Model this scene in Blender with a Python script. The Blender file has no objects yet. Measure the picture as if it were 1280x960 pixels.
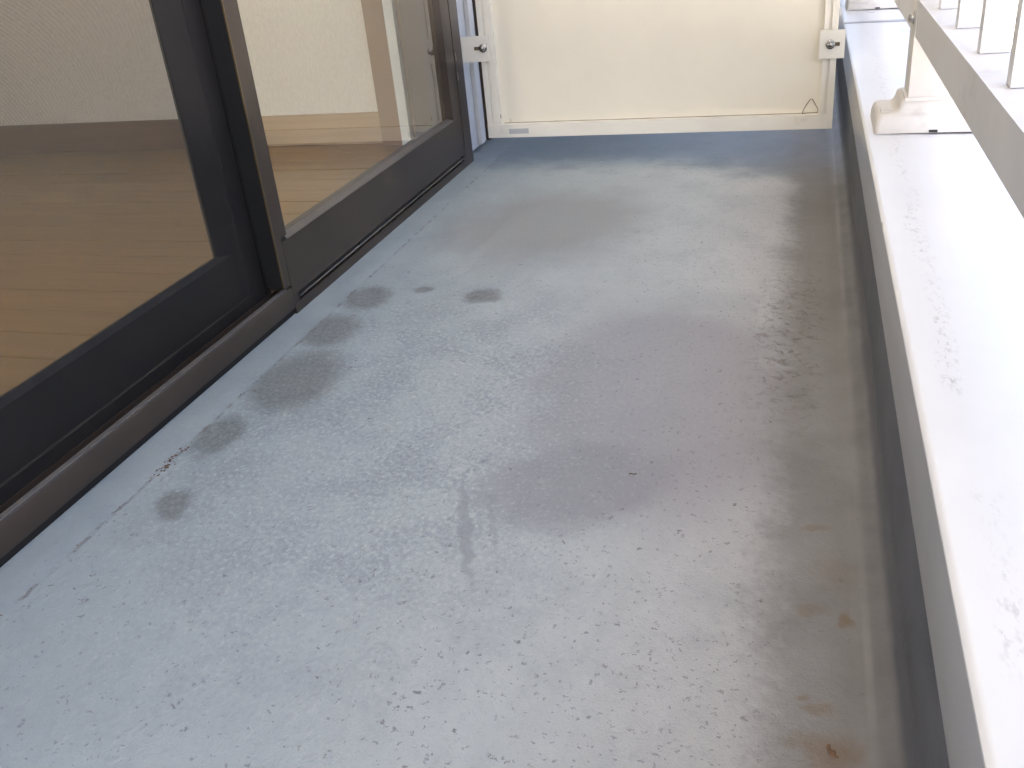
import bpy, bmesh, math, random
from mathutils import Vector, Matrix
random.seed(7)
S = bpy.context.scene
COL = S.collection
R = math.radians

# ------------------------------------------------------------------ camera
CAM_H = 0.52
pitch, yaw, roll = R(27.31456), R(-18.51151), R(-5.89548)
fwd = Vector((math.sin(yaw)*math.cos(pitch), math.cos(yaw)*math.cos(pitch), -math.sin(pitch)))
right = Vector((math.cos(yaw), -math.sin(yaw), 0))
up = right.cross(fwd)
r2 = right*math.cos(roll) + up*math.sin(roll)
u2 = up*math.cos(roll) - right*math.sin(roll)
cd = bpy.data.cameras.new('camera')
cam = bpy.data.objects.new('camera', cd)
COL.objects.link(cam)
cam.matrix_world = Matrix(((r2.x, u2.x, -fwd.x, 0), (r2.y, u2.y, -fwd.y, 0), (r2.z, u2.z, -fwd.z, CAM_H), (0, 0, 0, 1)))
cd.sensor_fit = 'HORIZONTAL'
cd.sensor_width = 36
cd.lens = 36*1171.706/1280
cd.clip_start = 0.02
cd.clip_end = 2000
S.camera = cam

# ------------------------------------------------------------------ light
SUN = Vector((-0.45, -0.45, 0.77)).normalized()
W = bpy.data.worlds.new('World')
S.world = W
W.use_nodes = True
nt = W.node_tree
bg = nt.nodes['Background']
sky = nt.nodes.new('ShaderNodeTexSky')
sky.sky_type = 'NISHITA'
sky.sun_disc = False
sky.sun_elevation = math.asin(SUN.z)
sky.sun_rotation = math.atan2(SUN.x, SUN.y)
sky.air_density = 0.7
sky.dust_density = 10.0
sky.ozone_density = 1.0
nt.links.new(sky.outputs[0], bg.inputs[0])
bg.inputs[1].default_value = 0.15
sd = bpy.data.lights.new('sun', 'SUN')
sun = bpy.data.objects.new('sun', sd)
COL.objects.link(sun)
sd.energy = 4.0
sd.angle = R(0.5)
sd.color = (1.0, 0.96, 0.9)
sun.rotation_euler = SUN.to_track_quat('Z', 'Y').to_euler()
sun.location = (0, 0, 10)
S.view_settings.view_transform = 'Standard'
S.view_settings.look = 'None'
S.view_settings.gamma = 1
S.view_settings.use_curve_mapping = False
S.view_settings.exposure = 2.85
S.cycles.max_bounces = 8
S.cycles.diffuse_bounces = 4
S.cycles.glossy_bounces = 3
S.cycles.use_adaptive_sampling = True
S.cycles.adaptive_threshold = 0.03
S.cycles.transparent_max_bounces = 16
S.cycles.caustics_reflective = False
S.cycles.caustics_refractive = False

# ------------------------------------------------------------------ node helpers
class G:
    def __init__(self, name):
        self.m = bpy.data.materials.new(name)
        self.m.use_nodes = True
        self.t = self.m.node_tree
        self.b = self.t.nodes['Principled BSDF']
        self.co = self.t.nodes.new('ShaderNodeTexCoord').outputs['Object']
    def n(self, typ, **kw):
        nd = self.t.nodes.new(typ)
        for k, v in kw.items():
            setattr(nd, k, v)
        return nd
    def put(self, sock, v):
        if hasattr(v, 'is_linked'):
            self.t.links.new(v, sock)
        elif isinstance(v, tuple) and len(v) == 3 and sock.type == 'RGBA':
            sock.default_value = (*v, 1)
        else:
            sock.default_value = v
    def vec(self, v, scale=(1, 1, 1), loc=(0, 0, 0), rotz=0):
        nd = self.n('ShaderNodeMapping')
        self.put(nd.inputs[0], v)
        nd.inputs['Scale'].default_value = scale
        nd.inputs['Location'].default_value = loc
        nd.inputs['Rotation'].default_value = (0, 0, rotz)
        return nd.outputs[0]
    def noise(self, scale, detail=4, rough=.55, v=None, dist=0, color=False):
        nd = self.n('ShaderNodeTexNoise')
        self.put(nd.inputs['Vector'], self.co if v is None else v)
        nd.inputs['Scale'].default_value = scale
        nd.inputs['Detail'].default_value = detail
        nd.inputs['Roughness'].default_value = rough
        nd.inputs['Distortion'].default_value = dist
        return nd.outputs[1 if color else 0]
    def vor(self, scale, v=None, out='Distance', rand=1.0):
        nd = self.n('ShaderNodeTexVoronoi')
        self.put(nd.inputs['Vector'], self.co if v is None else v)
        nd.inputs['Scale'].default_value = scale
        nd.inputs['Randomness'].default_value = rand
        return nd.outputs[out]
    def math(self, op, a, b=0.0, c=0.0):
        nd = self.n('ShaderNodeMath', operation=op)
        self.put(nd.inputs[0], a); self.put(nd.inputs[1], b); self.put(nd.inputs[2], c)
        return nd.outputs[0]
    def sm(self, v, lo, hi):
        nd = self.n('ShaderNodeMapRange', interpolation_type='SMOOTHSTEP')
        self.put(nd.inputs[0], v)
        flip = lo > hi
        nd.inputs[1].default_value = min(lo, hi)
        nd.inputs[2].default_value = max(lo, hi)
        nd.inputs[3].default_value = 1.0 if flip else 0.0
        nd.inputs[4].default_value = 0.0 if flip else 1.0
        return nd.outputs[0]
    def mul(self, *a):
        o = a[0]
        for b in a[1:]:
            o = self.math('MULTIPLY', o, b)
        return o
    def add(self, *a):
        o = a[0]
        for b in a[1:]:
            o = self.math('ADD', o, b)
        return o
    def inv(self, a):
        return self.math('SUBTRACT', 1.0, a)
    def mix(self, f, a, b, blend='MIX'):
        nd = self.n('ShaderNodeMix', data_type='RGBA', blend_type=blend)
        self.put(nd.inputs[0], f)
        self.put(nd.inputs[6], a)
        self.put(nd.inputs[7], b)
        return nd.outputs[2]
    def xyz(self, v=None):
        nd = self.n('ShaderNodeSeparateXYZ')
        self.put(nd.inputs[0], self.co if v is None else v)
        return nd.outputs
    def vadd(self, a, b, scale):
        s = self.n('ShaderNodeVectorMath', operation='SUBTRACT')
        self.put(s.inputs[0], b); s.inputs[1].default_value = (.5, .5, .5)
        m = self.n('ShaderNodeVectorMath', operation='SCALE')
        self.put(m.inputs[0], s.outputs[0]); m.inputs['Scale'].default_value = scale
        d = self.n('ShaderNodeVectorMath', operation='ADD')
        self.put(d.inputs[0], a); self.put(d.inputs[1], m.outputs[0])
        return d.outputs[0]
    def ell(self, v, cx, cy, rx, ry, ang=0, lo=.75, hi=1.15):
        """1 inside an ellipse on the XY plane, soft edge; v may be warped"""
        x, y, _ = self.xyz(v)
        dx = self.math('SUBTRACT', x, cx); dy = self.math('SUBTRACT', y, cy)
        c, s = math.cos(ang), math.sin(ang)
        a = self.add(self.mul(dx, c/rx), self.mul(dy, s/rx))
        b = self.add(self.mul(dx, -s/ry), self.mul(dy, c/ry))
        d = self.math('SQRT', self.add(self.mul(a, a), self.mul(b, b)))
        return self.sm(d, hi, lo)
    def set(self, color=None, rough=None, metal=None, spec=None, bump=None, bs=.3, bd=.002):
        if color is not None: self.put(self.b.inputs['Base Color'], color)
        if rough is not None: self.put(self.b.inputs['Roughness'], rough)
        if metal is not None: self.put(self.b.inputs['Metallic'], metal)
        if spec is not None: self.b.inputs['Specular IOR Level'].default_value = spec
        if bump is not None:
            nd = self.n('ShaderNodeBump')
            nd.inputs['Strength'].default_value = bs
            nd.inputs['Distance'].default_value = bd
            self.put(nd.inputs['Height'], bump)
            self.t.links.new(nd.outputs[0], self.b.inputs['Normal'])
        return self.m

def paint(name, c, rough=.5, var=.06, metal=0, bump=.05, spec=.5, dirt=None, scale=6):
    g = G(name)
    n1 = g.noise(scale, 5, .6)
    n2 = g.noise(scale*25, 3, .6)
    dk = tuple(x*(1-var*2) for x in c)
    lt = tuple(min(1, x*(1+var)) for x in c)
    col = g.mix(g.sm(n1, .3, .7), dk, lt)
    col = g.mix(g.mul(g.sm(n2, .55, .8), var*2), col, tuple(x*.75 for x in c))
    if dirt:
        col = g.mix(g.mul(g.sm(g.noise(scale*2.3, 7, .7), .56, .78), .55), col, dirt)
    ro = g.add(rough-.08, g.mul(n1, .16))
    return g.set(col, ro, metal, spec, n2 if bump else None, bump, .001)

# ------------------------------------------------------------------ mesh helpers
def tag(o, label=None, cat=None, group=None, kind=None):
    if label: o['label'] = label
    if cat: o['category'] = cat
    if group: o['group'] = group
    if kind: o['kind'] = kind
    return o
def empty(name, loc=(0, 0, 0)):
    o = bpy.data.objects.new(name, None)
    o.location = loc
    o.empty_display_size = .05
    COL.objects.link(o)
    return o
def link(name, me, mat=None, parent=None, loc=None):
    o = bpy.data.objects.new(name, me)
    COL.objects.link(o)
    if mat and not me.materials: me.materials.append(mat)
    if parent:
        o.parent = parent
        pl = parent.location if parent.parent is None else parent.location+parent.parent.location
        o.location = Vector(loc or (0, 0, 0)) - pl
    elif loc: o.location = loc
    return o
def finish(name, bm, mat, parent, smooth=False, bev=0, seg=2, loc=None):
    if bev:
        bmesh.ops.bevel(bm, geom=[e for e in bm.edges if e.calc_face_angle(0) > .4], offset=bev, segments=seg, affect='EDGES', profile=.6, clamp_overlap=True)
    bmesh.ops.recalc_face_normals(bm, faces=bm.faces)
    me = bpy.data.meshes.new(name)
    bm.to_mesh(me); bm.free()
    if smooth:
        for p in me.polygons: p.use_smooth = True
        try: me.set_sharp_from_angle(angle=R(40))
        except Exception: pass
    return link(name, me, mat, parent, loc)
def bx(bm, x0, x1, y0, y1, z0, z1):
    vs = [bm.verts.new(p) for p in ((x0,y0,z0),(x1,y0,z0),(x1,y1,z0),(x0,y1,z0),(x0,y0,z1),(x1,y0,z1),(x1,y1,z1),(x0,y1,z1))]
    for f in ((0,3,2,1),(4,5,6,7),(0,1,5,4),(1,2,6,5),(2,3,7,6),(3,0,4,7)):
        bm.faces.new([vs[i] for i in f])
def box(name, x0, x1, y0, y1, z0, z1, mat, parent=None, bev=.0012, seg=2):
    bm = bmesh.new(); bx(bm, x0, x1, y0, y1, z0, z1)
    return finish(name, bm, mat, parent, bev > 0, bev, seg)
def prism(name, pts, axis, a0, a1, mat, parent=None, bev=0, seg=2, cuts=0, smooth=True, loc=None, closed=True):
    """closed 2-D profile extruded along an axis; 'y': pts are (x,z); 'z': (x,y); 'x': (y,z)"""
    bm = bmesh.new()
    def P(p, a):
        return (p[0], a, p[1]) if axis == 'y' else (p[0], p[1], a) if axis == 'z' else (a, p[0], p[1])
    rings = []
    for k in range(cuts+2):
        a = a0+(a1-a0)*k/(cuts+1)
        rings.append([bm.verts.new(P(p, a)) for p in pts])
    n = len(pts)
    for r0, r1 in zip(rings, rings[1:]):
        for i in range(n if closed else n-1):
            bm.faces.new((r0[i], r0[(i+1) % n], r1[(i+1) % n], r1[i]))
    if closed:
        bm.faces.new(rings[0][::-1]); bm.faces.new(rings[-1])
    return finish(name, bm, mat, parent, smooth, bev, seg, loc)
def lathe(name, prof, axis, c, mat, parent, seg=20):
    """prof: list of (r, t); axis vector 'x' or '-y' etc"""
    bm = bmesh.new()
    A = {'x': Vector((1,0,0)), '-x': Vector((-1,0,0)), '-y': Vector((0,-1,0)), 'z': Vector((0,0,1))}[axis]
    U = Vector((0,0,1)) if axis != 'z' else Vector((1,0,0))
    V = A.cross(U)
    c = Vector(c); rings = []
    for r, t in prof:
        rings.append([bm.verts.new(c+A*t+(U*math.cos(2*math.pi*i/seg)+V*math.sin(2*math.pi*i/seg))*max(r, 1e-5)) for i in range(seg)])
    for a, b in zip(rings, rings[1:]):
        for i in range(seg):
            bm.faces.new((a[i], a[(i+1) % seg], b[(i+1) % seg], b[i]))
    bm.faces.new(rings[0]); bm.faces.new(rings[-1])
    return finish(name, bm, mat, parent, True)

# ------------------------------------------------------------------ dimensions
XL = -.7055          # front of the window sill
XW = .0898           # parapet face
YP = 2.02            # partition board
Y0, Y1 = -2.6, 4.6   # length of the balcony that is built
ZC = .183            # coping top
ZCEIL = 2.30
XSLAB = .30

# ------------------------------------------------------------------ materials
def floor_material():
    g = G('worn grey balcony coating')
    co = g.co
    x, y, z = g.xyz()
    w1 = g.vadd(co, g.noise(9, 2, .6, color=True), .10)
    w2 = g.vadd(co, g.noise(45, 2, .6, color=True), .022)
    wf = g.vadd(co, g.noise(160, 1, .6, color=True), .006)
    big = g.noise(2.6, 3, .6)
    mid = g.noise(11, 5, .65)
    fine = g.noise(95, 4, .65)
    flake_v = g.vec(wf, (1, .8, 1), rotz=.5)
    flake = g.noise(200, 4, .72, v=flake_v)
    grit = g.noise(520, 2, .6)
    pale = (.49, .50, .505)
    blue = (.285, .318, .35)
    grey = (.315, .318, .325)
    mauve = (.285, .272, .298)
    # large tone drift: bluish under the window, neutral in the middle
    col = g.mix(g.sm(big, .35, .68), (.435, .447, .455), pale)
    left = g.sm(g.add(x, g.mul(g.math('SUBTRACT', mid, .5), .25)), -.18, -.62)
    col = g.mix(g.mul(left, .75), col, (.335, .38, .405))
    # blue-grey older coating showing between pale flakes
    zone = g.ell(w1, -.44, .86, .31, .46, .15, .40, 1.15)
    expo = g.mul(zone, g.add(.30, g.mul(g.sm(mid, .38, .62), .70)))
    fl = g.sm(flake, .42, .58)
    col = g.mix(g.mul(expo, g.add(.25, g.mul(g.inv(fl), .75))), col, blue)
    col = g.mix(g.mul(zone, g.sm(flake, .60, .68), .25), col, (.58, .60, .61))
    # smooth grey patches
    arc = g.ell(w1, -.43, 1.56, .21, .25, -.35, .45, 1.12)
    col = g.mix(g.mul(arc, .95), col, (.30, .298, .302))
    sm1 = g.ell(w1, -.14, .95, .18, .30, .12, .62, 1.12)
    sm2 = g.ell(w1, -.19, .755, .12, .075, .5, .55, 1.15)
    col = g.mix(g.mul(sm1, .70), col, mauve)
    col = g.mix(g.mul(sm2, .80), col, (.275, .268, .295))
    # mid frequency mottling everywhere
    col = g.mix(g.mul(g.sm(mid, .46, .66), .26, g.inv(g.mul(sm1, .8))), col, (.30, .315, .335))
    mot = g.noise(28, 4, .7, v=g.vec(co, (1, .6, 1), rotz=.6))
    col = g.mix(g.mul(g.sm(mot, .50, .68), .16, g.inv(arc), g.inv(sm1)), col, (.27, .285, .31))
    col = g.mix(g.mul(g.sm(mot, .46, .30), .20, g.inv(arc), g.inv(sm1)), col, (.54, .55, .555))
    col = g.mix(g.mul(g.sm(fine, .52, .75), .22), col, (.29, .30, .315))
    fz = g.add(.22, g.mul(zone, .6))
    col = g.mix(g.mul(g.sm(flake, .54, .66), fz, .45), col, (.57, .575, .57))
    col = g.mix(g.mul(g.sm(flake, .46, .34), fz, .42), col, (.25, .26, .275))
    # shade at the foot of the partition board, painted as a darker, slicker band
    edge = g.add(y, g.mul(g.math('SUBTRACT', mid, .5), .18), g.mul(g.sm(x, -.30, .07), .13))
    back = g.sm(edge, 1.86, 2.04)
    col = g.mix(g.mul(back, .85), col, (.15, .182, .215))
    # wet spots by the window
    spots = None
    for cx, cy, rx, ry, a in ((-.4416, 1.2235, .032, .030, 0), (-.5424, 1.2434, .018, .014, 0), (-.622, 1.207, .042, .050, .2),
                              (-.628, 1.085, .046, .060, .2), (-.602, .935, .064, .092, .15), (-.628, .795, .030, .052, .1),
                              (-.60, .66, .022, .03, .4)):
        e = g.mul(g.ell(w2, cx, cy, rx, ry, a, .55, 1.2), g.add(.65, g.mul(g.sm(flake, .65, .4), .35)))
        k = .9 if cy > 1.2 and cx > -.5 else .80
        e = g.mul(e, k)
        spots = e if spots is None else g.math('MAXIMUM', spots, e)
    col = g.mix(spots, col, (.165, .168, .170))
    # scuff streak
    st = g.ell(w2, -.283, .665, .0065, .085, .355, .6, 1.25)
    st2 = g.ell(w2, -.262, .68, .004, .06, .355, .5, 1.3)
    col = g.mix(g.mul(g.math('MAXIMUM', st, g.mul(st2, .6)), .55), col, (.235, .245, .265))
    # gutter along the parapet: brown dirt with a frayed edge
    gx = g.add(x, g.mul(g.math('SUBTRACT', mid, .5), .05), g.mul(g.math('SUBTRACT', fine, .5), .035))
    gut = g.sm(gx, -.040, .018)
    gut = g.mul(gut, g.sm(x, .12, .07))
    gcol = g.mix(g.sm(g.noise(7, 5, .6), .35, .65), (.205, .198, .189), (.262, .257, .250))
    far = g.sm(y, .85, 1.25)
    gcol = g.mix(g.mul(far, .45), gcol, (.185, .168, .145))
    col = g.mix(g.mul(gut, .88), col, gcol)
    # mildew speckle at the gutter edge
    band = g.mul(g.sm(x, -.07, -.01), g.sm(x, .055, .02), g.sm(g.math('ABSOLUTE', g.math('SUBTRACT', y, 1.13)), .34, .05))
    mild = g.mul(band, g.sm(g.noise(70, 6, .75, dist=.8), .50, .63))
    col = g.mix(g.mul(mild, .62), col, (.11, .085, .065))
    # dark pits: irregular specks, denser at right and in front
    sp = g.vadd(co, g.noise(220, 2, .6, color=True), .012)
    d1 = g.vor(62, sp)
    r1 = g.xyz(g.vor(62, sp, 'Color'))
    dens = g.add(.20, g.mul(g.sm(x, -.40, -.05), .42), g.mul(g.sm(y, .9, .45), .28), g.mul(g.math('SUBTRACT', big, .5), .5))
    dens = g.mul(dens, g.inv(g.mul(gut, .85)), g.inv(arc), g.inv(g.mul(back, .8)))
    pit = g.mul(g.sm(d1, .16, .09), g.math('LESS_THAN', r1[0], dens), g.add(.3, g.mul(r1[1], .7)))
    col = g.mix(g.mul(pit, .85), col, (.15, .15, .15))
    d2 = g.vor(150, sp)
    r2_ = g.xyz(g.vor(150, sp, 'Color'))
    pit2 = g.mul(g.sm(d2, .26, .16), g.math('LESS_THAN', r2_[0], g.mul(dens, .75)))
    col = g.mix(g.mul(pit2, .7), col, (.20, .20, .205))
    # rust marks in the gutter
    rust = None
    for cx, cy, rx, ry, k in ((.0524, .6034, .005, .012, .8), (.0396, .470, .020, .018, .75), (.018, .475, .010, .008, .4), (.030, .72, .012, .004, .5),
                              (.032, .505, .014, .006, .55), (.045, .66, .02, .03, .25), (.018, .512, .006, .003, .6), (.026, .61, .014, .006, .4)):
        e = g.mul(g.ell(w2, cx, cy, rx, ry, .3, .35, 1.35), k)
        rust = e if rust is None else g.math('MAXIMUM', rust, e)
    col = g.mix(g.mul(rust, .75), col, (.20, .12, .055))
    # strip of smooth coating turned up below the sill and up the parapet
    lst = g.sm(x, -.650, -.657)
    lcol = g.mix(g.sm(g.noise(8, 5, .6), .35, .7), (.30, .34, .37), (.37, .405, .425))
    col = g.mix(g.mul(lst, .60, g.inv(g.mul(back, .75))), col, lcol)
    seam = g.mul(g.sm(g.math('ABSOLUTE', g.math('ADD', g.add(x, g.mul(g.math('SUBTRACT', fine, .5), .012)), .654)), .0032, .0008), g.sm(g.noise(38, 3, .6), .46, .60))
    col = g.mix(g.mul(seam, .5), col, (.15, .12, .10))
    rst = g.mul(g.sm(x, .058, .078), 1.0)
    wcol = g.mix(g.sm(g.noise(14, 5, .65), .35, .65), (.165, .164, .162), (.215, .213, .209))
    col = g.mix(g.mul(rst, .85), col, wcol)
    line = g.mul(g.sm(g.math('ABSOLUTE', g.math('SUBTRACT', x, .0665)), .0045, .001), g.sm(g.noise(5, 3, .6), .35, .65))
    col = g.mix(g.mul(line, .22), col, (.48, .48, .47))
    ups = g.sm(g.add(x, g.mul(g.math('SUBTRACT', mid, .5), .006)), .0795, .0865)
    col = g.mix(ups, col, (.128, .131, .143))
    col = g.mix(1.0, col, g.mix(g.sm(x, -.22, 0), (.835, .885, .875), (.895, .885, .875)), 'MULTIPLY')
    rough = g.add(.56, g.mul(mid, .2), g.mul(spots, -.18), g.mul(back, -.15))
    h = g.add(g.mul(fine, 1.0), g.mul(grit, .35))
    smooth_ = g.inv(g.mul(g.math('MAXIMUM', g.sm(x, .045, .065), g.mul(lst, .7)), .85))
    return g.set(col, rough, 0, .4, g.mul(h, smooth_), .75, .0016)

def upstand_material():
    g = G('dark grey coated upstand')
    x, y, z = g.xyz()
    n = g.noise(9, 5, .6); f = g.noise(420, 3, .7)
    col = g.mix(g.sm(n, .3, .7), (.115, .119, .134), (.15, .154, .168))
    col = g.mix(g.mul(g.sm(f, .60, .72), .5), col, (.27, .275, .28))
    # chalky wash near the foot of the upstand
    ch = g.sm(g.add(z, g.mul(g.math('SUBTRACT', n, .5), .05)), .030, .012)
    col = g.mix(g.mul(ch, .25), col, (.24, .24, .235))
    return g.set(col, .62, 0, .4, f, .5, .0012)

def coping_material():
    g = G('white enamelled coping sheet')
    x, y, z = g.xyz()
    w = g.vadd(g.co, g.noise(12, 4, .6, color=True), .03)
    wx, wy, wz = g.xyz(w)
    base = g.mix(g.sm(g.noise(3, 4, .6), .35, .7), (.72, .722, .718), (.775, .776, .77))
    # run-off dirt line that wanders along the sheet
    cx = g.add(wx, g.mul(g.sm(y, .4, 2.4), -.022), -.1135)
    ln = g.sm(g.math('ABSOLUTE', cx), .012, .001)
    gate = g.mul(g.sm(g.noise(110, 4, .75, v=g.vec(g.co, (1.6, .7, 1), rotz=.35)), .50, .66), g.sm(g.noise(9, 3, .5), .40, .60))
    dirt = g.mul(ln, gate)
    spk = g.mul(g.sm(g.vor(55, g.vadd(g.co, g.noise(200, 2, .5, color=True), .012)), .12, .06), g.math('LESS_THAN', g.xyz(g.vor(55, g.vadd(g.co, g.noise(200, 2, .5, color=True), .012), 'Color'))[0], .06))
    col = g.mix(g.mul(dirt, .55), base, (.30, .295, .29))
    col = g.mix(g.mul(spk, .5), col, (.35, .33, .3))
    return g.set(col, g.add(.26, g.mul(g.noise(4, 2, .5), .04)), 0, .5)

def wood_material(name, a, b, axis=0, rough=.42):
    g = G(name)
    s = [60, 60, 60]; s[axis] = 3
    oi = g.n('ShaderNodeObjectInfo').outputs['Random']
    off = g.n('ShaderNodeVectorMath', operation='ADD')
    g.put(off.inputs[0], g.vec(g.co, tuple(s)))
    cb = g.n('ShaderNodeCombineXYZ'); g.put(cb.inputs[0], g.mul(oi, 31.)); g.put(cb.inputs[1], g.mul(oi, 17.))
    g.t.links.new(cb.outputs[0], off.inputs[1])
    n = g.noise(1, 5, .6, v=off.outputs[0], dist=.7)
    col = g.mix(g.sm(n, .3, .7), a, b)
    col = g.mix(g.mul(oi, .22), col, tuple(q*.72 for q in a))
    return g.set(col, rough, 0, .45, n, .08, .0006)

def wallpaper_material():
    g = G('off-white embossed wallpaper')
    v = g.vec(g.co, (1, 1, .35))
    n = g.noise(260, 3, .6, v=v)
    col = g.mix(g.sm(n, .3, .7), (.69, .67, .61), (.77, .75, .69))
    return g.set(col, .85, 0, .25, n, .25, .001)

def glass_material():
    m = bpy.data.materials.new('clear window glass'); m.use_nodes = True
    t = m.node_tree; t.nodes.remove(t.nodes['Principled BSDF'])
    out = t.nodes['Material Output']
    tr = t.nodes.new('ShaderNodeBsdfTransparent'); tr.inputs[0].default_value = (.95, .97, .955, 1)
    gl = t.nodes.new('ShaderNodeBsdfGlossy'); gl.inputs['Roughness'].default_value = 0.0
    gl.inputs[0].default_value = (1, 1, 1, 1)
    fr = t.nodes.new('ShaderNodeFresnel'); fr.inputs[0].default_value = 1.5
    mx = t.nodes.new('ShaderNodeMixShader')
    # both surfaces of the sheet reflect: 2F/(1+F), counted once on the face the ray enters
    ge = t.nodes.new('ShaderNodeNewGeometry')
    def mt(op, a, b):
        n = t.nodes.new('ShaderNodeMath'); n.operation = op
        for i, v in enumerate((a, b)):
            if hasattr(v, 'is_linked'): t.links.new(v, n.inputs[i])
            else: n.inputs[i].default_value = v
        return n.outputs[0]
    F = fr.outputs[0]
    k = mt('DIVIDE', mt('MULTIPLY', F, 2.0), mt('ADD', F, 1.0))
    k = mt('MULTIPLY', k, mt('SUBTRACT', 1.0, ge.outputs['Backfacing']))
    t.links.new(k, mx.inputs[0]); t.links.new(tr.outputs[0], mx.inputs[1]); t.links.new(gl.outputs[0], mx.inputs[2])
    t.links.new(mx.outputs[0], out.inputs[0])
    return m

def mesh_material():
    g = G('grey insect mesh')
    # woven threads 1.1 mm apart; 40 percent of the sheet is thread
    x, y, z = g.xyz()
    def th(c):
        return g.math('LESS_THAN', g.math('FRACT', g.mul(c, 900.)), .35)
    cov = g.math('MAXIMUM', th(y), th(z))
    g.set(g.mix(g.noise(3, 4, .6), (.080, .079, .060), (.115, .113, .090)), .7, 0, .3)
    tr = g.n('ShaderNodeBsdfTransparent')
    mx = g.n('ShaderNodeMixShader')
    g.t.links.new(cov, mx.inputs[0]); g.t.links.new(tr.outputs[0], mx.inputs[1]); g.t.links.new(g.b.outputs[0], mx.inputs[2])
    g.t.links.new(mx.outputs[0], g.t.nodes['Material Output'].inputs[0])
    return g.m

M = dict(
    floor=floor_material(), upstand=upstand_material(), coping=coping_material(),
    bronze=paint('dark bronze anodised aluminium', (.060, .043, .032), .36, .10, .2, .04),
    black=paint('near black screen frame', (.021, .0185, .017), .5, .12, 0, .04, .2),
    rubber=paint('black gasket', (.012, .012, .012), .6, .1),
    metal_and_lit_edge=paint('pale metal and lit edge', (.34, .31, .28), .35, .1, .7),
    cream=paint('cream board', (.86, .80, .66), .55, .03, 0, .04, .4, None, 2),
    creamf=paint('cream painted frame', (.84, .80, .70), .42, .03, 0, .04, .45, (.45, .38, .26), 5),
    white=paint('white painted metal', (.74, .73, .71), .38, .03, 0, .03, .5, (.46, .43, .40), 5),
    ivory=paint('ivory cast fitting', (.72, .685, .63), .45, .03, 0, .05, .45, (.45, .40, .34), 9),
    rail=paint('satin grey aluminium rail', (.72, .705, .69), .45, .04, .05, .05, .5, (.28, .26, .25), 6),
    fascia=paint('brushed grey fascia', (.40, .405, .415), .30, .04, .15, 0, .5, None, 5),
    beadm=paint('greyed bronze bead', (.15, .135, .12), .4, .1, .3),
    gold=paint('gold lit bronze edge', (.19, .135, .07), .35, .1, .5),
    steel=paint('zinc bolt', (.42, .40, .37), .28, .12, .95),
    brass=paint('brass slot', (.20, .16, .10), .35, .12, .8),
    wood=wood_material('light oak floorboard', (.255, .142, .036), (.315, .182, .052), 0, .30),
    gap=paint('dark joint', (.05, .035, .022), .8),
    skirt=wood_material('light oak skirting', (.36, .25, .135), (.43, .31, .18), 0, .45),
    walnut=wood_material('dark brown skirting', (.15, .068, .026), (.18, .09, .036), 0, .5),
    tan=wood_material('brown wood jamb', (.20, .115, .05), (.24, .145, .07), 2, .55),
    pale=paint('pale trim', (.62, .66, .66), .5, .03),
    paper=wallpaper_material(), glass=glass_material(), mesh=mesh_material(),
    stucco=paint('white stucco', (.66, .67, .68), .8, .05, 0, .5, .2, None, 10),
    conc=paint('pale soffit paint', (.62, .61, .60), .8, .05, 0, .2, .2, None, 5),
    ground=paint('pale concrete paving', (.40, .39, .37), .9, .1, 0, .2, .2, None, .6),
    sticker=paint('faded grey label', (.50, .50, .49), .6, .05),
    grime=paint('brown grime', (.20, .15, .09), .8, .1),
    crumb=paint('dead leaf crumb', (.15, .085, .045), .8, .25),
)

# ------------------------------------------------------------------ setting
gr = box('ground', -60, 120, -90, 90, -6.3, -6.0, M['ground'], None, 0)
tag(gr, kind='structure')
# balcony floor: an open sheet with turned-up edges
prof = [(XL-.03, .0016), (XL+.003, .0006), (-.685, .0016), (-.672, .0020), (-.660, .0010), (-.652, 0), (-.5, 0), (-.3, 0), (-.1, 0), (-.024, 0), (-.008, -.0025),
        (.01, -.004), (.055, -.004), (.062, -.0030), (.067, -.0015), (.074, -.0008), (.080, .0008), (.0845, .0040), (.0880, .0090), (XW+.0004, .0155), (XW+.004, .018)]
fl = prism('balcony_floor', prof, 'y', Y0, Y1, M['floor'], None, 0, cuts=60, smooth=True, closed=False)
tag(fl, kind='structure')
sl = box('balcony_slab', XL-.4, .24, Y0, Y1, -.20, -.012, M['conc'], None, 0)
tag(sl, kind='structure')
ce = box('ceiling', XL-.30, XSLAB, Y0, Y1, ZCEIL, ZCEIL+.18, M['conc'], None, 0)
tag(ce, kind='structure')

# building wall beyond and before the window opening, and above it
WY0, WY1 = .20, 2.0
bw = empty('building_wall', (-.74, 2.1, 0))
tag(bw, 'white stucco house wall around the bronze window, a sliver beside the cream board', 'wall')
box('wall_face', -.765, -.722, WY1+.004, 2.22, .012, ZCEIL-.003, M['stucco'], bw, .003)
box('corner_trim', -.7215, -.712, WY1+.09, 2.115, .016, ZCEIL-.004, M['white'], bw, .002)
box('wall_face', -.90, -.722, Y0, WY0-.003, .012, ZCEIL-.003, M['stucco'], bw, .003)
box('wall_lintel', -.90, -.722, WY0, WY1, 2.0, ZCEIL-.003, M['stucco'], bw, .003)
nb = empty('neighbour_window_frame', (-.72, 2.25, 0))
tag(nb, 'dark bronze frame in the narrow gap behind the left edge of the cream board', 'window frame')
box('jamb', -.79, -.690, 2.235, 2.30, .010, 2.0, M['bronze'], nb, .002)
box('pane_backing', -.79, -.735, 2.303, Y1, .04, 2.0, M['black'], nb, .002)
box('wall_above', -.90, -.722, 2.303, Y1, 2.003, ZCEIL-.003, M['stucco'], nb, .003)

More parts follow.
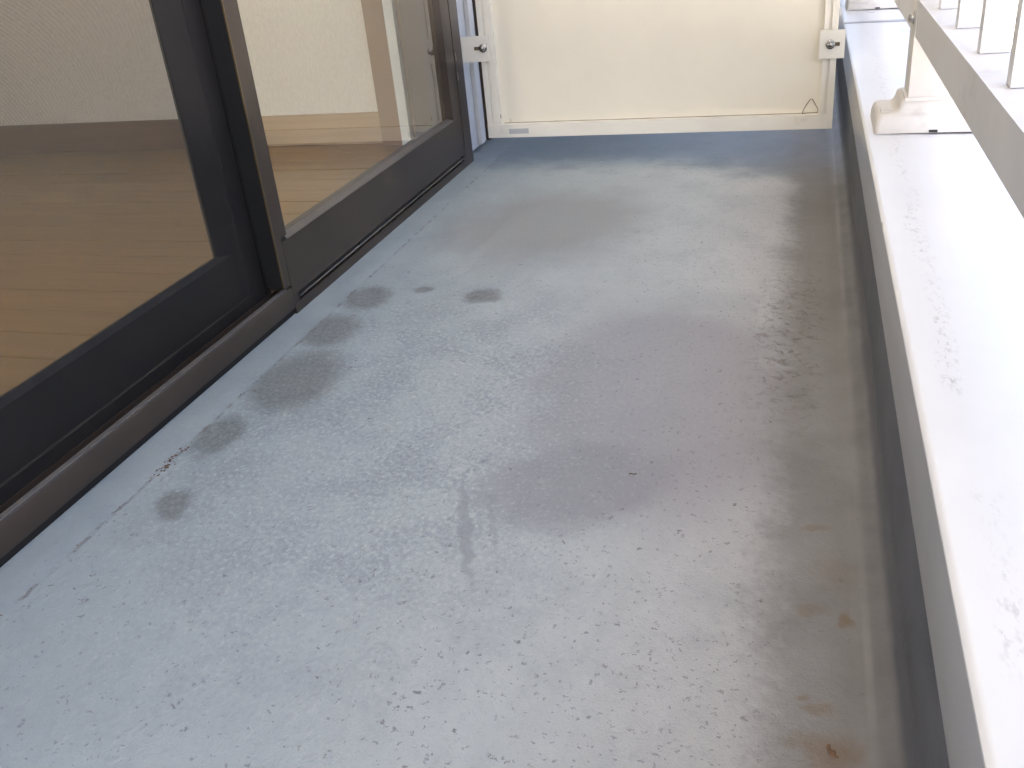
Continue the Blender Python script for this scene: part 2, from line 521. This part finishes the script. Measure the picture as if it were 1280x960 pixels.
# ------------------------------------------------------------------ parapet
pw = empty('parapet', (XW+.07, 1, 0))
tag(pw, 'low dark grey parapet along the right side, capped with white metal coping', 'parapet')
box('upstand', XW, .235, Y0, Y1, -.19, .150, M['upstand'], pw, 0)
def coping(a, b):
    z = ZC
    p = [(XW-.0010, .116), (XW-.0010, .1785), (XW-.0031, .1788), (XW-.0030, z-.0024), (XW-.001, z-.0006), (XW+.002, z), (.262, z-.004), (.265, z-.007), (.265, .10), (.236, .10), (.236, .1505), (XW-.0003, .1505), (XW-.0003, .116)]
    o = prism('coping', p, 'y', a, b, M['coping'], pw, 0)
    return o
for a, b in ((Y0, .05), (.0535, 2.492), (2.4955, Y1)):
    c = coping(a, b)
    prism('fascia', [(XW-.0030, .1145), (XW-.0030, .1775), (XW-.0027, .1782), (XW-.0012, .1782), (XW-.0012, .1145)], 'y', a+.0005, b-.0005, M['fascia'], c, 0)
for yj in (.0518, 2.4938):
    box('joint_strip', XW-.002, .2615, yj-.0085, yj+.0085, ZC-.0035, ZC+.0012, M['fascia'], pw, .0005)

# ------------------------------------------------------------------ railing
rl = empty('railing', (.165, 1, ZC))
tag(rl, 'white metal railing standing on the coping at the right', 'railing')
RX0, RX1, RZ0, RZ1 = .141, .186, .306, .352
YPOST = 1.412
posts = [YPOST + k*1.32 for k in (-3, -2, -1, 0, 1, 2)]
ends = [Y0] + posts + [Y1]
for a, b in zip(ends, ends[1:]):
    box('bottom_rail', RX0, RX1, a+.0012+(.006 if a in posts else 0), b-.0012-(.0 if b in posts else 0), RZ0, RZ1, M['rail'], rl, .005, 3)
    box('top_rail', RX0-.006, RX1+.006, a+.002, b-.002, 1.10, 1.135, M['rail'], rl, .008, 3)
bal_me = None
yb = .84 - 21*.1595
while yb < Y1:
    if all(abs(yb-p) > .05 for p in posts):
        if bal_me is None:
            o = box('baluster', .1555, .1805, -.009, .009, RZ1+.0006, 1.0995, M['white'], None, .0022, 2)
            bal_me = o.data
            o.parent = rl; o.location = Vector((0, yb, 0)) - rl.location
        else:
            link('baluster', bal_me, None, rl, (0, yb, 0))
    yb += .1595
def foot_mesh():
    bm = bmesh.new()
    # silhouette in XZ, tapered from a wide base in Y to a narrow neck
    left = [(.0985, 0), (.0990, .012), (.1015, .0205), (.106, .0235), (.1215, .0240), (.1265, .0270), (.1292, .0330), (.1305, .0395), (.1335, .0425)]
    rt =   [(.2350, 0), (.2345, .012), (.2320, .0205), (.2300, .0235), (.2270, .0240), (.2240, .0270), (.2215, .0330), (.2200, .0395), (.2170, .0425)]
    yy =   [(0, .118), (.0008, .1172), (.004, .114), (.007, .111), (.010, .108), (.0125, .1055), (.0140, .104), (.0150, .103), (.0175, .1005)]
    rings = []
    for (lx, lz), (rx, rz), (ya, yb_) in zip(left, rt, yy):
        c = .007
        y0, y1 = -.017+ya, -.017+yb_
        cc = min(c, (y1-y0)*.2)
        pts = []
        for (cx, cy, a0) in ((rx-cc, y0+cc, -90), (rx-cc, y1-cc, 0), (lx+cc, y1-cc, 90), (lx+cc, y0+cc, 180)):
            for k in range(5):
                a = R(a0+k*22.5)
                pts.append((cx+cc*math.cos(a), cy+cc*math.sin(a), lz))
        rings.append([bm.verts.new(p) for p in pts])
    n = len(rings[0])
    for a, b in zip(rings, rings[1:]):
        for i in range(n):
            bm.faces.new((a[i], a[(i+1) % n], b[(i+1) % n], b[i]))
    bm.faces.new(rings[0][::-1]); bm.faces.new(rings[-1])
    return bm
for i, p in enumerate(posts):
    po = box('post', .1390, .2125, p-.001, p+.062, ZC+.030, 1.098, M['ivory'], rl, .003, 2)
    ft = finish('foot', foot_mesh(), M['ivory'], po, True)
    ft.location = Vector((0, p, ZC+.0004))
    sc = box('screw_cover', .1065, .1215, p+.008, p+.030, ZC+.0236, ZC+.0268, M['ivory'], po, .001)
    nk = box('neck_collar', .1352, .2155, p-.0035, p+.0655, ZC+.0405, ZC+.0455, M['ivory'], po, .0015)
    box('drain_slot', .168, .179, p-.0182, p-.010, ZC+.0012, ZC+.0042, M['rubber'], po, 0)
    lathe('bolt', [(.0085, 0), (.0085, .0012), (.0062, .0016), (.0060, .0045), (.0045, .0068), (.002, .0078), (0, .008)], '-x', (.1389, p+.022, .328), M['steel'], po)
# ------------------------------------------------------------------ partition board
pp = empty('partition_board', (-.3, YP, .05))
tag(pp, 'cream partition board in a cream metal frame closing the far end of the balcony', 'partition')
PX0, PX1, PZ0, PZ1 = -.669, .0605, .0475, 1.95
SK = .0035/.73    # the board hangs a hair out of level
box('board', PX0+.02, PX1-.02, YP+.006, YP+.012, PZ0+.01, PZ1-.01, M['cream'], pp, 0)
box('bottom_rail', PX0, PX1, YP-.006, YP+.020, PZ0, PZ0+.0285, M['creamf'], pp, .0015)
box('top_rail', PX0, PX1, YP-.006, YP+.020, PZ1, PZ1+.03, M['creamf'], pp, .0015)
for s in (0, 1):
    xo, xi = (PX0, PX0+.0315) if s == 0 else (PX1, PX1-.026)
    sg = 1 if s == 0 else -1
    a = box('stile', *sorted((xo, xo+sg*.012)), YP-.0045, YP+.020, PZ0+.0287, PZ1-.0002, M['creamf'], pp, .001)
    box('groove', *sorted((xo+sg*.0122, xo+sg*.0165)), YP+.000, YP+.019, PZ0+.0288, PZ1-.0003, M['creamf'], a, 0)
    box('stile_lip', *sorted((xo+sg*.0167, xi)), YP-.0035, YP+.019, PZ0+.0288, PZ1-.0003, M['creamf'], a, .001)
def slot_plate(x0, x1, z0, z1, bxx, bz, sx0, sx1, name='bracket'):
    b = box(name, x0, x1, YP-.0105, YP-.0070, z0, z1, M['creamf'], pp, .0008)
    box('slot', sx0, sx1, YP-.0112, YP-.0101, bz-.0035, bz+.0035, M['brass'], b, .0004)
    lathe('washer', [(.0088, 0), (.0088, .0012), (.0080, .0018), (.0, .0018)], '-y', (bxx, YP-.0110, bz), M['steel'], b)
    lathe('bolt', [(.0056, 0), (.0056, .0030), (.0048, .0050), (.0028, .0064), (0, .0068)], '-y', (bxx, YP-.0128, bz), M['steel'], b)
    return b
slot_plate(-.712, -.6465, .2125, .2650, -.6600, .2400, -.680, -.664)
slot_plate(.0275, .0745, .1842, .2372, .0475, .2110, .0430, .0650)
box('gap_strip', PX0-.0125, PX0-.0012, YP+.012, YP+.018, PZ0-.008, PZ1, M['bronze'], pp, 0)  # dark strip added in place of the dark gap beside the board
box('sticker', -.6200, -.5752, YP-.0066, YP-.0060, .0555, .0665, M['sticker'], pp, 0)
# bent hairline mark in the lower right corner: a thin raised loop of old sealant
def wire(name, pts, r, mat, parent=None, sides=5):
    bm = bmesh.new(); rings = []
    pts = [Vector(p) for p in pts]
    for i, p in enumerate(pts):
        t = (pts[min(i+1, len(pts)-1)]-pts[max(i-1, 0)]).normalized()
        u = t.cross(Vector((0, 1, .01))).normalized(); v = t.cross(u)
        rr = r*(.75+.5*random.random())
        rings.append([bm.verts.new(p+(u*math.cos(2*math.pi*k/sides)+v*math.sin(2*math.pi*k/sides))*rr) for k in range(sides)])
    for a, b in zip(rings, rings[1:]):
        for k in range(sides):
            bm.faces.new((a[k], a[(k+1) % sides], b[(k+1) % sides], b[k]))
    bm.faces.new(rings[0]); bm.faces.new(rings[-1])
    return finish(name, bm, mat, parent, True)
yy_ = YP+.0058
wire('sealant_mark', [(.0015, yy_, .0765), (.004, yy_, .085), (.0095, yy_, .0945), (.0165, yy_, .1050), (.020, yy_, .1045), (.025, yy_, .0960), (.0315, yy_, .0850), (.0315, yy_, .0782), (.0200, yy_, .0778), (.0080, yy_, .0774), (.0015, yy_, .0765)], .0009, M['grime'], pp)
wire('sealant_mark', [(-.6335+.02*k, yy_, .0772+.0004*random.random()) for k in range(33)], .0006, M['grime'], pp)
wire('scratch', [(-.637, yy_-.0096, .0905), (-.6365, yy_-.0096, .0945), (-.6372, yy_-.0096, .098)], .0009, M['grime'], pp)
wire('scratch', [(-.618, yy_, .079), (-.6183, yy_, .086)], .0005, M['grime'], pp)

# ------------------------------------------------------------------ window: fixed outer frame
wf = empty('window_frame', (XL-.05, 1.1, 0))
tag(wf, 'dark bronze aluminium sill and outer frame of the balcony window', 'window frame')
SX1 = 1.1385
sill = prism('sill', [(XL, .0112), (XL, .0405), (XL-.0015, .0430), (XL-.008, .0440), (XL-.0085, .0300), (XL-.060, .0300), (XL-.060, .0360), (XL-.110, .0360), (XL-.110, .0112)], 'y', WY0, SX1, M['bronze'], wf, 0, smooth=True)
box('sill_foot', XL-.10, XL-.004, WY0, SX1, -.002, .0110, M['black'], wf, .0005)
box('sill_lit_edge', XL-.0078, XL-.0012, WY0, SX1-.012, .0437, .0449, M['metal_and_lit_edge'], wf, .0004)  # highlight on the sill's lit bevel, put in as a pale strip
box('track', XL-.032, XL-.029, WY0, SX1, .0302, .0370, M['bronze'], wf, .0005)
box('jamb', XL-.11, XL-.0002, 1.9515, WY1, -.002, 1.998, M['bronze'], wf, .003, 3)
box('jamb', XL-.11, XL-.0002, WY0, WY0+.04, .0445, 1.998, M['bronze'], wf, .002)
box('head', XL-.11, XL-.0004, WY0+.0402, 1.9513, 1.955, 1.998, M['bronze'], wf, .002)
for z in (.185, .225):
    box('screw_cap', XL-.0004, XL+.0004, 1.9560, 1.9600, z, z+.016, M['metal_and_lit_edge'], wf, 0)

# outer fixed sash on the right
fs = empty('glazed_sash', (XL-.02, 1.5, .01))
tag(fs, 'bronze framed clear glass sash beside the cream board', 'window')
GA, GB = 1.1205, 1.9495
st_ = box('stile', XL-.0035, XL-.0006, GA, 1.1555, .1185, 1.953, M['bronze'], fs, .0006)
box('stile_core', XL-.036, XL-.0037, GA+.0025, 1.1553, .0465, 1.953, M['rubber'], st_, .0006)
box('stile_lit_edge', XL-.0016, XL+.0004, GA-.0016, GA-.0002, .0475, 1.95, M['gold'], fs, .0003)  # lit edge of the stile, its gold highlight painted into the colour
# bottom rail with a slit: upper board, slit recess, bright drip rib, lower board
br = box('bottom_rail', XL-.036, XL-.0004, 1.1395, 1.9490, .0292, .1120, M['bronze'], fs, .001)
box('rail_end', XL-.0036, XL-.0008, GA, 1.1391, .0462, .1182, M['bronze'], fs, .0006)
box('slit_back', XL-.036, XL-.014, 1.155, 1.940, .0162, .0290, M['rubber'], br, 0)
box('drip_rib', XL-.0138, XL-.0008, 1.160, 1.938, .0208, .0226, M['metal_and_lit_edge'], br, .0004)
box('bottom_board', XL-.036, XL-.0002, 1.1395, 1.9512, -.002, .0160, M['bronze'], fs, .001)
box('slit_end', XL-.036, XL-.0006, 1.1395, 1.1548, .0162, .0290, M['bronze'], br, 0)
box('slit_end', XL-.036, XL-.0006, 1.9402, 1.9490, .0162, .0290, M['bronze'], br, 0)
prism('glazing_bead', [(XL-.001, .1122), (XL-.0025, .1138), (XL-.0128, .1180), (XL-.0128, .1122)], 'y', 1.1557, 1.8998, M['beadm'], fs, 0, smooth=False)
box('stile', XL-.036, XL-.0010, 1.9002, 1.9492, .1122, 1.953, M['bronze'], fs, .002)
prism('glazing_bead', [(XL-.0012, 1.9000), (XL-.013, 1.8905), (XL-.013, 1.9000)], 'z', .1225, 1.92, M['bronze'], fs, 0, smooth=False)
prism('glazing_bead', [(XL-.0012, 1.1557), (XL-.013, 1.1600), (XL-.013, 1.1557)], 'z', .1225, 1.92, M['bronze'], fs, 0, smooth=False)
box('top_rail', XL-.036, XL-.0010, 1.1557, 1.8998, 1.915, 1.953, M['bronze'], fs, .002)
box('gasket', XL-.0100, XL-.0060, 1.9494, 1.9512, .0262, 1.95, M['rubber'], fs, 0)
def pane(name, x, y0, y1, z0, z1, mat, parent):
    bm = bmesh.new()
    bm.faces.new([bm.verts.new(p) for p in ((x, y0, z0), (x, y1, z0), (x, y1, z1), (x, y0, z1))])
    me = bpy.data.meshes.new(name); bm.to_mesh(me); bm.free()
    return link(name, me, mat, parent)
box('glass', XL-.0185, XL-.0135, 1.150, 1.905, .105, 1.92, M['glass'], fs, 0)

# sliding insect screen on the left, set back in the sill
sc = empty('screen_door', (XL-.03, .65, .03))
tag(sc, 'near black insect screen door with grey mesh, standing in the sill track at left', 'screen door')
XS = XL-.030
def sash(root, xs, y0, y1, z0, z1, st, rb, mat, dep=.022, bevel=.05):
    b = bevel
    # right stile: flat outer band, groove, sloping inner band
    prism('stile', [(xs, y1), (xs, y1-.010), (xs-.004, y1-.0105), (xs-.004, y1-.0145), (xs, y1-.015), (xs, y1-b), (xs-.0015, y1-b-.0012), (xs-.006, y1-st), (xs-dep, y1-st), (xs-dep, y1)], 'z', z0, z1, mat, root, 0, smooth=False)
    prism('stile', [(xs, y0), (xs, y0+b), (xs-.0015, y0+b+.0012), (xs-.006, y0+st), (xs-dep, y0+st), (xs-dep, y0)], 'z', z0, z1, mat, root, 0, smooth=False)
    prism('bottom_rail', [(xs-.0005, z0), (xs-.0005, z0+.016), (xs-.003, z0+.0175), (xs-.003, z0+rb-.008), (xs-.006, z0+rb), (xs-dep, z0+rb), (xs-dep, z0)], 'y', y0+b, y1-b+.0006, mat, root, 0, smooth=False)
    prism('top_rail', [(xs-.001, z1), (xs-.001, z1-.04), (xs-.006, z1-.045), (xs-dep, z1-.045), (xs-dep, z1)], 'y', y0+st, y1-st, mat, root, 0, smooth=False)
sash(sc, XS, .25, 1.1300, .0375, 1.952, .1015, .0925, M['black'], .0105)
pane('mesh', XS-.0078, .30, 1.06, .10, 1.93, M['mesh'], sc)
# ------------------------------------------------------------------ room behind the glass
RX, RYB, RZ = -2.6, -1.5, .040
rf = box('room_floor', RX, XL-.112, RYB, 2.05, -.06, RZ-.004, M['gap'], None, 0)
tag(rf, kind='structure')
pl = .0762
yb = 2.0285
k = 0
while yb > RYB:
    o = box('plank', RX+.02, XL-.114, yb-pl+.0022, yb, RZ-.0038, RZ+.0002*(k % 3), M['wood'], rf, .0007, 1)
    yb -= pl; k += 1
rw = box('room_wall', RX, -.9240, 2.030, 2.11, -.06, 2.4, M['paper'], None, 0)
tag(rw, kind='structure')
box('skirting', RX+.02, -1.3605, 2.0200, 2.0296, RZ+.0009, RZ+.0715, M['walnut'], rw, .001)
sk = box('skirting', -1.36, -.9245, 2.0200, 2.0296, RZ+.0009, RZ+.0385, M['skirt'], rw, .0006)
box('skirting', -1.36, -.9245, 2.0215, 2.0296, RZ+.0388, RZ+.0715, M['skirt'], rw, .001)
j = box('room_pier', -.9235, -.7655, 2.0035, 2.11, -.06, 2.4, M['tan'], None, .001)
tag(j, kind='structure')
jt = box('pale_pole', -.8670, -.8450, 1.9850, 2.0030, RZ+.0010, 2.3, M['pale'], None, .005, 3)
tag(jt, 'slim pale upright strip seen through the clear glass beside the room wall', 'trim')
# room envelope with unseen openings added in the far and end walls to brighten it
t = box('room_ceiling', RX-.1, XL-.2, RYB-.1, 2.11, 2.4, 2.5, M['paper'], None, 0); tag(t, kind='structure')
t = empty('room_end_wall', (-1.7, RYB, 0)); tag(t, kind='structure')
box('wall_face', RX-.1, -2.35, RYB-.12, RYB-.002, -.06, 2.399, M['paper'], t, 0)
box('wall_face', -1.05, XL-.2, RYB-.12, RYB-.002, -.06, 2.399, M['paper'], t, 0)
box('wall_face', -2.349, -1.051, RYB-.12, RYB-.002, -.06, .06, M['paper'], t, 0)
box('wall_face', -2.349, -1.051, RYB-.12, RYB-.002, 1.45, 2.399, M['paper'], t, 0)
t = empty('room_far_wall', (RX, 0, 0)); tag(t, kind='structure')
box('wall_face', RX-.12, RX-.002, RYB, -.6, -.06, 2.399, M['paper'], t, 0)
box('wall_face', RX-.12, RX-.002, -.1, 2.11, -.06, 2.399, M['paper'], t, 0)
box('wall_face', RX-.12, RX-.002, -.6, -.1, -.06, .30, M['paper'], t, 0)
box('wall_face', RX-.12, RX-.002, -.6, -.1, 2.15, 2.399, M['paper'], t, 0)
t = box('room_side_wall', XL-.30, XL-.2, RYB, WY0, -.06, 2.399, M['paper'], None, 0); tag(t, kind='structure')

# ------------------------------------------------------------------ litter
def crumbs(name, spots, mat):
    bm = bmesh.new()
    for (x, y, z, s) in spots:
        a = random.random()*6.28; n = random.choice((4, 5, 6))
        top = bm.verts.new((x, y, z+s*.45))
        ring = []
        for i in range(n):
            rr = s*(.5+.7*random.random()); t = a+6.283*i/n
            ring.append(bm.verts.new((x+math.cos(t)*rr, y+math.sin(t)*rr*1.4, z+.0001+s*.12*random.random())))
        for i in range(n):
            bm.faces.new((ring[i], ring[(i+1) % n], top))
        bm.faces.new(ring[::-1])
    return finish(name, bm, mat, None)
sp = []
for i in range(30):
    y_ = random.uniform(.42, 1.0); sp.append((-.654+random.gauss(0, .0022), y_, .0006, random.uniform(.0006, .0013)))
for i in range(44):
    sp.append((-.6545+random.gauss(0, .0040), random.gauss(.733, .018), .0006, random.uniform(.0007, .0019)))
o = crumbs('leaf_litter', sp, M['crumb'])
tag(o, 'brown crumbs of dead leaf along the seam below the window sill', 'litter', kind='stuff')
tw = wire('twig', [(-.148, .778, .0009), (-.1455, .7785, .0014), (-.143, .7778, .0010), (-.1405, .7792, .0012)], .0005, M['crumb'])
tag(tw, 'tiny dark twig lying in the middle of the grey floor', 'twig')
ins = crumbs('dead_leaf_scrap', [(.0405, .470, -.0036, .0030), (.0380, .4735, -.0036, .0022), (.0430, .467, -.0036, .0018)], M['crumb'])
tag(ins, 'dark scrap of dead leaf on the brown rust stain in the gutter', 'leaf')
